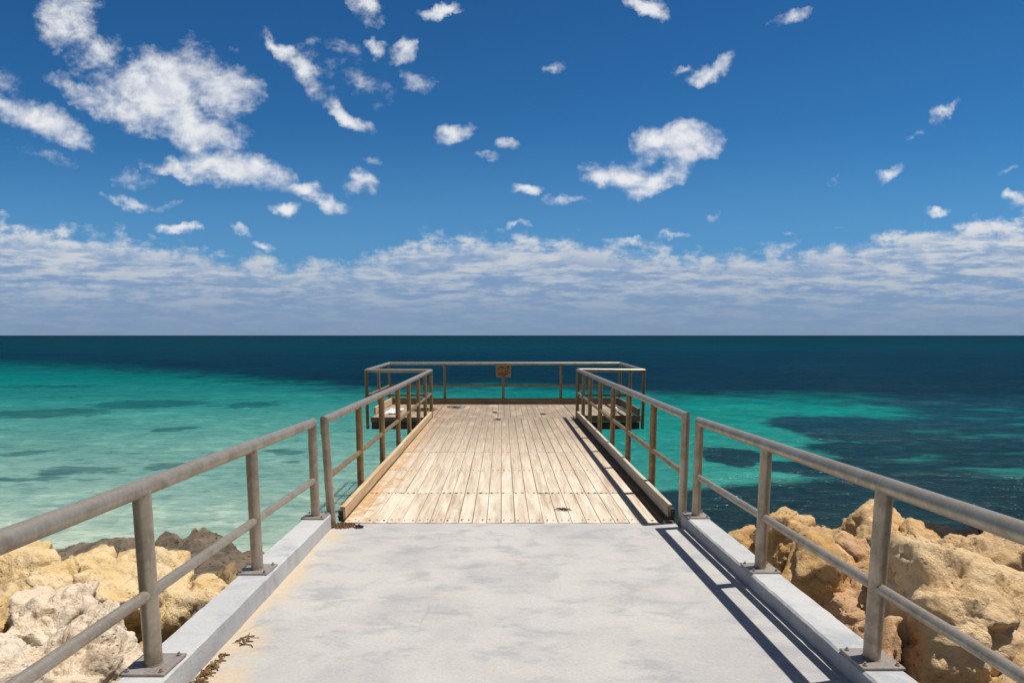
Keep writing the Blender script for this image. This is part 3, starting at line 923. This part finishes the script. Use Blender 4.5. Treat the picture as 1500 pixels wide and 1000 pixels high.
jpart("joists", bm, M_dark)
for yy in (8.6, 12.6, 15.6):
    for xx in (-0.95, 1.05):
        bm = bmesh.new()
        tube(bm, [(xx, yy, -4.0), (xx, yy, -0.15)], 0.13, 24)
        jpart("pile", bm, M_beam)

# jetty railing: one continuous pipe rail round the gangway and the platform
jr = thing("railing", "brown tarnished pipe railing running along both jetty sides and around its end platform", "railing", (0, 0, 0), "steel pipe railings")
XL, XR = -1.597, 1.680
LP = [5.53, 6.78, 8.06, 9.32, 10.42, 11.60, 12.62]
RP = [5.64, 6.77, 8.10, 9.27, 10.49, 11.71, 12.70]
for y in LP:
    make_post(jr, XL if y > 5.6 else XL - 0.02, y, -0.30, 0.965, M_steel if y < 6 else M_steel_b, False, 0.045 if y < 6 else 0.0)
for y in RP:
    make_post(jr, XR + (0.018 if y < 6 else 0), y, -0.30, 0.985, M_steel if y < 6 else M_steel_b, False)
XA, XB, YF, YBK = -3.045, 3.165, 13.74, 16.52
for (x, y, z0, z1) in ((XL, 13.70, -0.30, 0.965), (XR, 13.70, -0.30, 0.985), (XA, YF, -0.345, 0.965), (XB, YF, -0.345, 0.965), (XA, 15.1, -0.3, 0.98), (XB, 15.2, -0.3, 0.98),
                       (XA, YBK, -0.3, 1.0), (XB, YBK, -0.3, 1.0), (-1.556, YBK, -0.3, 1.0), (0.02, YBK, -0.3, 1.0), (1.575, YBK, -0.3, 1.0)):
    make_post(jr, x, y, z0, z1, M_steel_b, False)
bm = bmesh.new()
tube(bm, [(XL - 0.02, 5.53, 0.86), (XL - 0.02, 5.53, 0.985), (XL, 9.32, 0.97), (XL, 13.70, 0.967), (XA, YF, 0.967), (XA, YBK, 1.0), (XB, YBK, 1.0), (XB, YF, 0.967), (XR, 13.70, 0.985), (XR, 9.27, 1.003), (XR + 0.018, 5.64, 1.008), (XR + 0.018, 5.64, 0.86)], PR + 0.0015, 24)
done("top_rail", bm, M_steel, jr)
def mids(pts):
    for a, b in zip(pts, pts[1:]):
        a, b = Vector(a), Vector(b)
        dv = (b - a).normalized()
        bm = bmesh.new()
        tube(bm, [a + dv * (PR - 0.006), b - dv * (PR - 0.006)], 0.0265, 16)
        done("mid_rail", bm, M_steel_b, jr)
mids([(XL - 0.01 if y < 6 else XL, y, 0.455) for y in LP + [13.70]])
mids([(XR + (0.018 if y < 6 else 0), y, 0.472) for y in RP + [13.70]])
mids([(XL, 13.70, 0.415), (XA, YF, 0.415)])
mids([(XR, 13.70, 0.415), (XB, YF, 0.415)])
mids([(XA, YF, 0.41), (XA, 15.1, 0.41), (XA, YBK, 0.41)])
mids([(XB, YF, 0.41), (XB, 15.2, 0.41), (XB, YBK, 0.41)])
mids([(XA, YBK, 0.41), (-1.556, YBK, 0.41), (0.02, YBK, 0.41), (1.575, YBK, 0.41), (XB, YBK, 0.41)])

# sign on the end rail: ochre board, two worn columns of dark marks
sg = thing("sign", "small square ochre sign with worn dark markings hung on the jetty's end rail", "sign", (0.025, 16.455, 0.80))
bm = bmesh.new()
box(bm, -0.20, 0.20, -0.008, 0.008, -0.165, 0.165, 0.004)
done("board", bm, mat_plain("ochre_board", (0.36, 0.235, 0.115), 0.6, 0, 0.25, 14.0), sg)
rs = np.random.RandomState(12)
M_ink = mat_plain("sign_ink", (0.05, 0.03, 0.02), 0.7)
for (zz, x0, x1, hh) in ((0.115, -0.13, 0.02, .012), (0.115, 0.09, 0.15, .026), (0.075, -0.15, 0.09, .010), (0.05, 0.10, 0.14, .018), (0.02, -0.15, -0.02, .010), (0.0, 0.02, 0.13, .012), (-0.035, -0.15, 0.14, .010), (-0.085, -0.14, 0.13, .022), (-0.13, -0.04, 0.03, .015)):
    x = x0
    bm = bmesh.new()
    while x < x1:
        w = rs.uniform(.012, .034)
        box(bm, x, min(x + w, x1 + .01), -0.0105, -0.0075, zz - hh, zz + hh)
        x += w + rs.uniform(.006, .014)
    done("marking", bm, M_ink, sg)
bm = bmesh.new()
for xx in (-0.15, 0.15):
    tube(bm, [(xx, -0.006, 0.13), (xx, 0.065, 0.165)], 0.006, 6)
done("clips", bm, M_plate, sg)

# small white tub on the right wing
tb = thing("tub", "small white tub with a dark blue mark on the jetty's right wing", "tub", (2.66, 14.45, PZ + 0.003))
bm = bmesh.new()
prof = [(0.0, 0.0), (0.055, 0.0), (0.062, 0.02), (0.066, 0.11), (0.058, 0.145), (0.030, 0.168), (0.0, 0.172)]
n = 24
rings = [[bm.verts.new((r_ * math.cos(2 * math.pi * k / n), r_ * math.sin(2 * math.pi * k / n), z_)) for k in range(n)] for r_, z_ in prof[1:-1]]
b0 = bm.verts.new((0, 0, 0)); t0_ = bm.verts.new((0, 0, 0.172))
for A, B in zip(rings, rings[1:]):
    for k in range(n):
        bm.faces.new((A[k], A[(k + 1) % n], B[(k + 1) % n], B[k]))
for k in range(n):
    bm.faces.new((b0, rings[0][(k + 1) % n], rings[0][k]))
    bm.faces.new((t0_, rings[-1][k], rings[-1][(k + 1) % n]))
done("body", bm, mat_plain("white_plastic", (0.80, 0.80, 0.80), 0.45, 0, 0.04), tb, True)
bm = bmesh.new()
for (xx, zz, a_) in ((-0.018, 0.075, 0.5), (0.012, 0.085, 1.2), (0.024, 0.07, 1.0)):
    pp = [(xx + 0.012 * math.cos(a_ + q), -0.0655 + 0.003 * abs(xx) * 10, zz + 0.02 * math.sin(a_ * 2 + q)) for q in (0, 0.8, 1.6, 2.4)]
    tube(bm, pp, 0.004, 6)
done("mark", bm, mat_plain("blue_ink", (0.02, 0.03, 0.10), 0.6), tb)

# crumpled white scrap on the left wing
bm = bmesh.new()
bmesh.ops.create_grid(bm, x_segments=14, y_segments=18, size=0.5)
q = np.array([v.co[:] for v in bm.verts])
zz = 0.03 + 0.035 * fbm(q * 7 + 3, 3) + 0.04 * np.clip(fbm(q * 3 + 11, 2), -.3, 1)
for v, z_ in zip(bm.verts, zz):
    v.co = Vector((v.co.x * 0.34, v.co.y * 0.95, max(z_, 0.003)))
sc_ = done("scrap_cloth", bm, mat_plain("white_cloth", (0.60, 0.60, 0.60), 0.7, 0, 0.08), None, True, (-2.62, 14.75, PZ + 0.004))
sol = sc_.modifiers.new("thick", 'SOLIDIFY'); sol.thickness = 0.004
tag(sc_, "small crumpled white scrap lying on the jetty's left wing", "scrap")

# ------------------------------------------------------------------ dried seaweed
M_weed = mat_plain("dry_seaweed", (0.16, 0.09, 0.04), 0.9, 0, 0.5, 40.0)
M_weed_d = mat_plain("dark_seaweed", (0.045, 0.028, 0.018), 0.9, 0, 0.5, 40.0)
def seaweed(label, cx, cy, sx, sy, z_of, n, seed, mat, ln=0.06, ht=0.03):
    rs = np.random.RandomState(seed)
    bm = bmesh.new()
    for k in range(n):
        a = rs.uniform(0, 6.28)
        rr = rs.uniform() ** 0.7
        x, y = cx + sx * rr * math.cos(a), cy + sy * rr * math.sin(a)
        L = rs.uniform(0.3, 1.0) * ln
        th = rs.uniform(0, 6.28)
        pts_ = []
        hz = rs.uniform(0.004, ht) * (1 - rr * 0.6)
        for q in range(5):
            u_ = q / 4
            th2 = th + (u_ - .5) * rs.uniform(-2, 2)
            pts_.append((x + L * (u_ - .5) * math.cos(th2), y + L * (u_ - .5) * math.sin(th2), z_of(x, y) + 0.003 + hz * math.sin(math.pi * u_)))
        try:
            tube(bm, pts_, rs.uniform(.0012, .0042), 5)
        except Exception:
            pass
    o = done("seaweed", bm, mat, None)
    return tag(o, label, "seaweed", "dried seaweed on path and jetty")
flat = lambda z: (lambda x, y: z)
slab = lambda x, y: pz(y)
seaweed("brown dried seaweed heaped where the left kerb meets the jetty", -1.47, 5.50, 0.11, 0.09, slab, 260, 1, M_weed, 0.05, 0.03)
seaweed("brown seaweed tangle against the left kerb near the nearest post", -1.455, 2.83, 0.035, 0.20, slab, 80, 2, M_weed, 0.06, 0.014)
seaweed("small seaweed sprig with long curled stems beside the left kerb", -1.41, 3.18, 0.04, 0.09, slab, 10, 3, M_weed, 0.12, 0.008)
seaweed("small dark seaweed knot at the path's edge before the first plank", -1.31, 5.45, 0.035, 0.03, slab, 70, 4, M_weed_d, 0.05, 0.03)
seaweed("dark seaweed spread on the platform at the left end corner", -1.2, 15.7, 0.24, 0.35, flat(PZ), 60, 5, M_weed_d, 0.16, 0.03)
seaweed("dark seaweed scattered over the deck of the jetty's left wing", -1.95, 15.2, 0.32, 0.45, flat(PZ), 150, 6, M_weed_d, 0.22, 0.03)
seaweed("small dark seaweed lump mid platform left of the sign", -0.19, 14.6, 0.07, 0.07, flat(PZ), 30, 7, M_weed_d, 0.1, 0.03)
seaweed("small dark seaweed lump on the last gangway planks below the sign", -0.10, 12.7, 0.07, 0.05, flat(0.003), 30, 8, M_weed_d, 0.1, 0.03)
seaweed("small dark seaweed lump on the platform right of the sign", 0.95, 14.3, 0.07, 0.07, flat(PZ), 30, 9, M_weed_d, 0.1, 0.03)
seaweed("thin seaweed thread lying on the near planks of the jetty", 0.62, 6.05, 0.07, 0.05, flat(0.002), 14, 10, M_weed_d, 0.12, 0.008)

# ------------------------------------------------------------------ boulders
BOULDERS = [  # x, y, z of the centre, half sizes x, y, z, seed, stone, label
    (-4.469, 5.300, -0.485, 0.424, 0.550, 0.276, 3, 'pale', "golden boulder left of the pale boulders, highest at the photo's left edge"),
    (-3.614, 5.000, -0.330, 0.333, 0.350, 0.197, 7, 'pale', 'tan boulder with a dark crack, wedged between two golden boulders on the left'),
    (-3.143, 5.000, -0.435, 0.505, 0.550, 0.337, 11, 'pale', 'large golden boulder behind the nearest post of the left path railing'),
    (-3.035, 4.000, -0.239, 0.395, 0.500, 0.328, 15, 'white', 'large chalky white boulder in the middle of the left rock pile'),
    (-2.671, 3.100, -0.137, 0.290, 0.450, 0.323, 22, 'white', "chalky boulder lowest at the photo's left edge, under the middle rail"),
    (-2.388, 3.350, -0.238, 0.311, 0.420, 0.401, 27, 'white', 'grey shaded boulder beside the left kerb and nearest post'),
    (-2.457, 4.400, -0.380, 0.185, 0.320, 0.281, 31, 'pale', 'smooth golden boulder beside the left kerb just beyond the nearest post'),
    (-2.520, 5.000, -0.513, 0.157, 0.280, 0.259, 37, 'pale', 'small golden boulder beside the left kerb with a dark cleft on its left'),
    (-2.582, 5.500, -0.659, 0.128, 0.220, 0.231, 41, 'brown', 'small brown stone squeezed between the left kerb and rock ledge'),
    (-3.524, 4.100, -0.264, 0.197, 0.350, 0.232, 45, 'pale', 'small orange boulder left of the large chalky white boulder'),
    (2.033, 5.000, -0.051, 0.132, 0.300, 0.203, 51, 'tan', 'small pinkish boulder farthest along the right kerb'),
    (2.226, 4.750, -0.049, 0.230, 0.360, 0.393, 58, 'tan', 'upright knobbly boulder just behind the second post of the right railing'),
    (2.200, 4.150, 0.074, 0.221, 0.340, 0.290, 63, 'tan', 'blocky pitted boulder leaning on the right kerb'),
    (2.865, 4.900, -0.080, 0.198, 0.300, 0.194, 69, 'red', 'reddish angular stone with a shaded side between larger boulders'),
    (3.612, 5.700, -0.334, 0.512, 0.600, 0.477, 75, 'tan', 'tallest craggy boulder behind the nearest right post, against the water'),
    (2.311, 3.900, -0.013, 0.250, 0.350, 0.228, 81, 'red', 'low pinkish boulder beside the right kerb before the nearest post'),
    (2.122, 3.550, -0.009, 0.079, 0.160, 0.120, 85, 'red', 'small rusty stone beside the right kerb left of the nearest post'),
    (2.462, 3.250, 0.042, 0.433, 0.500, 0.546, 92, 'sand', 'huge flat-faced tan boulder in the right foreground behind the middle rail'),
    (3.455, 4.300, -0.050, 0.284, 0.500, 0.395, 97, 'sand', 'rounded boulder right behind the huge flat-faced boulder'),
    (3.601, 5.100, -0.211, 0.339, 0.400, 0.331, 101, 'tan', 'rough yellow boulder between the tallest boulder and the huge flat-faced one'),
    (3.969, 4.300, -0.289, 0.266, 0.450, 0.264, 107, 'tan', "tan boulder cut by the photo's right edge, below the dark reef"),
    (3.122, 3.300, -0.049, 0.233, 0.350, 0.216, 113, 'tan', "shaded boulder cut by the photo's right edge, under the middle rail"),
    (2.521, 2.750, -0.068, 0.213, 0.300, 0.250, 119, 'tan', "orange boulder in the photo's bottom right corner"),
    (2.035, 3.150, -0.028, 0.097, 0.220, 0.266, 125, 'red', 'dark shaded stone in the gap behind the nearest right post'),
]
PLANES = {
    92: [(1, 0, 0, 1.0), (-1, -0.12, 0.05, 0.95), (0, 1, 0, 1.0), (0, 0, -1, 1.0), (0.22, -0.60, 0.78, 0.70), (-0.80, -0.55, 0.30, 0.70), (0.1, 0.2, 1, 0.92), (0.8, -0.2, 0.75, 0.95), (0.55, -0.8, -0.5, 0.9), (-0.3, -0.75, -0.6, 0.85)],
    15: [(1, 0, 0.3, 0.92), (-1, 0, 0.25, 1.0), (0, 0.3, 1, 0.9), (0.42, -0.85, -0.08, 0.66), (-0.30, -0.50, 0.80, 0.80), (0.2, 0.9, 0.5, 0.9), (0, 0, -1, 1.0), (0.85, -0.2, 0.7, 0.95), (-0.6, -0.8, 0.1, 0.9)],
}
def boulder(x, y, z, hx, hy, hz, seed, stone, label):
    big = max(hx, hz) > 0.3
    hx *= 0.5 + 0.5 * math.cos(math.atan2(x, y))
    P_, F_ = rock_verts(seed, (hx, hy, hz), 6 if big else 5, PLANES.get(seed), 1.0 if big else 0.7)
    me_ = bpy.data.meshes.new("boulder")
    me_.from_pydata(P_.tolist(), [], F_)
    for f in me_.polygons:
        f.use_smooth = True
    me_.materials.append(ROCKS[stone])
    o = link("boulder", me_, None, (x, y, z))
    o.rotation_euler.z = -math.atan2(x, y)
    return tag(o, label, "boulder", "limestone boulders below the path")
for b_ in BOULDERS:
    boulder(*b_)

# small rubble lying in the gaps between the boulders
rs = np.random.RandomState(77)
V2, F2 = ico(2)
allv, allf = [], []
for k in range(420):
    sd_ = -1 if k % 2 else 1
    x = sd_ * rs.uniform(1.95, 4.6)
    y = rs.uniform(2.4, 6.6)
    r_ = 0.03 + 0.10 * rs.uniform() ** 2.2
    q = V2 * (1 + 0.35 * perlin(V2 * 1.6 + k * 3.1)[:, None]) * np.array([r_ * rs.uniform(.7, 1.3), r_ * rs.uniform(.7, 1.3), r_ * rs.uniform(.5, .9)])
    z = float(shore_z(np.array([x]), np.array([y]))[0]) + 0.06
    base = sum(len(a) for a in allv)
    allv.append(q + np.array([x, y, z]))
    allf += [[i + base for i in f] for f in F2]
me = bpy.data.meshes.new("rubble")
me.from_pydata(np.vstack(allv).tolist(), [], allf)
me.materials.append(ROCKS['red'])
kind(link("rubble", me), 'stuff')

# low wet rock shelves at the water's edge
def mat_shelf(name, a, b, shell):
    m_, t = material(name)
    P = pos_of(t)
    n_ = t.noise(P, 3.0, 6, 0.65, 0.3)
    f_ = t.noise(P, 26.0, 6, 0.72)
    c = t.mix(t.sstep(n_, 0.40, 0.60), a, b)
    c = t.mix(t.m('MULTIPLY', t.sstep(f_, 0.55, 0.66), 0.8), c, shell)
    c = t.mix(t.sstep(t.noise(P, 13.0, 5, 0.7), 0.56, 0.66), c, tuple(k * 0.35 for k in a))
    finish(t, c, 0.8, 0, 0.3, t.m('ADD', f_, t.noise(P, 90.0, 3, 0.7)), 1.0, 0.05)
    return m_
def shelf(label, cx, cy, cz, hx, hy, hz, seed, mat):
    P_, F_ = rock_verts(seed, (hx, hy, hz), 6, None, 1.0, 10)
    me_ = bpy.data.meshes.new("rock_shelf")
    me_.from_pydata(P_.tolist(), [], F_)
    for f in me_.polygons:
        f.use_smooth = True
    me_.materials.append(mat)
    return tag(link("rock_shelf", me_, None, (cx, cy, cz)), label, "rock shelf")
M_shelf = mat_shelf("barnacled_rock", (0.19, 0.155, 0.11), (0.40, 0.30, 0.20), (0.46, 0.43, 0.38))
M_reef = mat_shelf("weedy_reef", (0.022, 0.017, 0.013), (0.05, 0.036, 0.026), (0.10, 0.08, 0.065))
shelf("low grey brown barnacled rock shelf behind the golden boulders at the left water edge", -5.2, 8.0, -1.66, 1.9, 1.1, 0.5, 140, M_shelf)
shelf("low brown rock shelf meeting the left kerb beyond the small brown stone", -3.6, 7.0, -1.42, 0.85, 0.9, 0.42, 147, M_shelf)
shelf("flat dark rock shelf behind the boulders at the photo's left edge", -8.4, 8.2, -1.9, 2.2, 0.9, 0.5, 151, M_reef)
shelf("black weed covered reef at the water's edge behind the right boulders", 7.6, 8.3, -1.75, 2.3, 1.5, 0.62, 160, M_reef)

scene.render.engine = 'CYCLES'
scene.cycles.max_bounces = 6
scene.cycles.diffuse_bounces = 3
scene.cycles.glossy_bounces = 3
scene.cycles.use_denoising = True
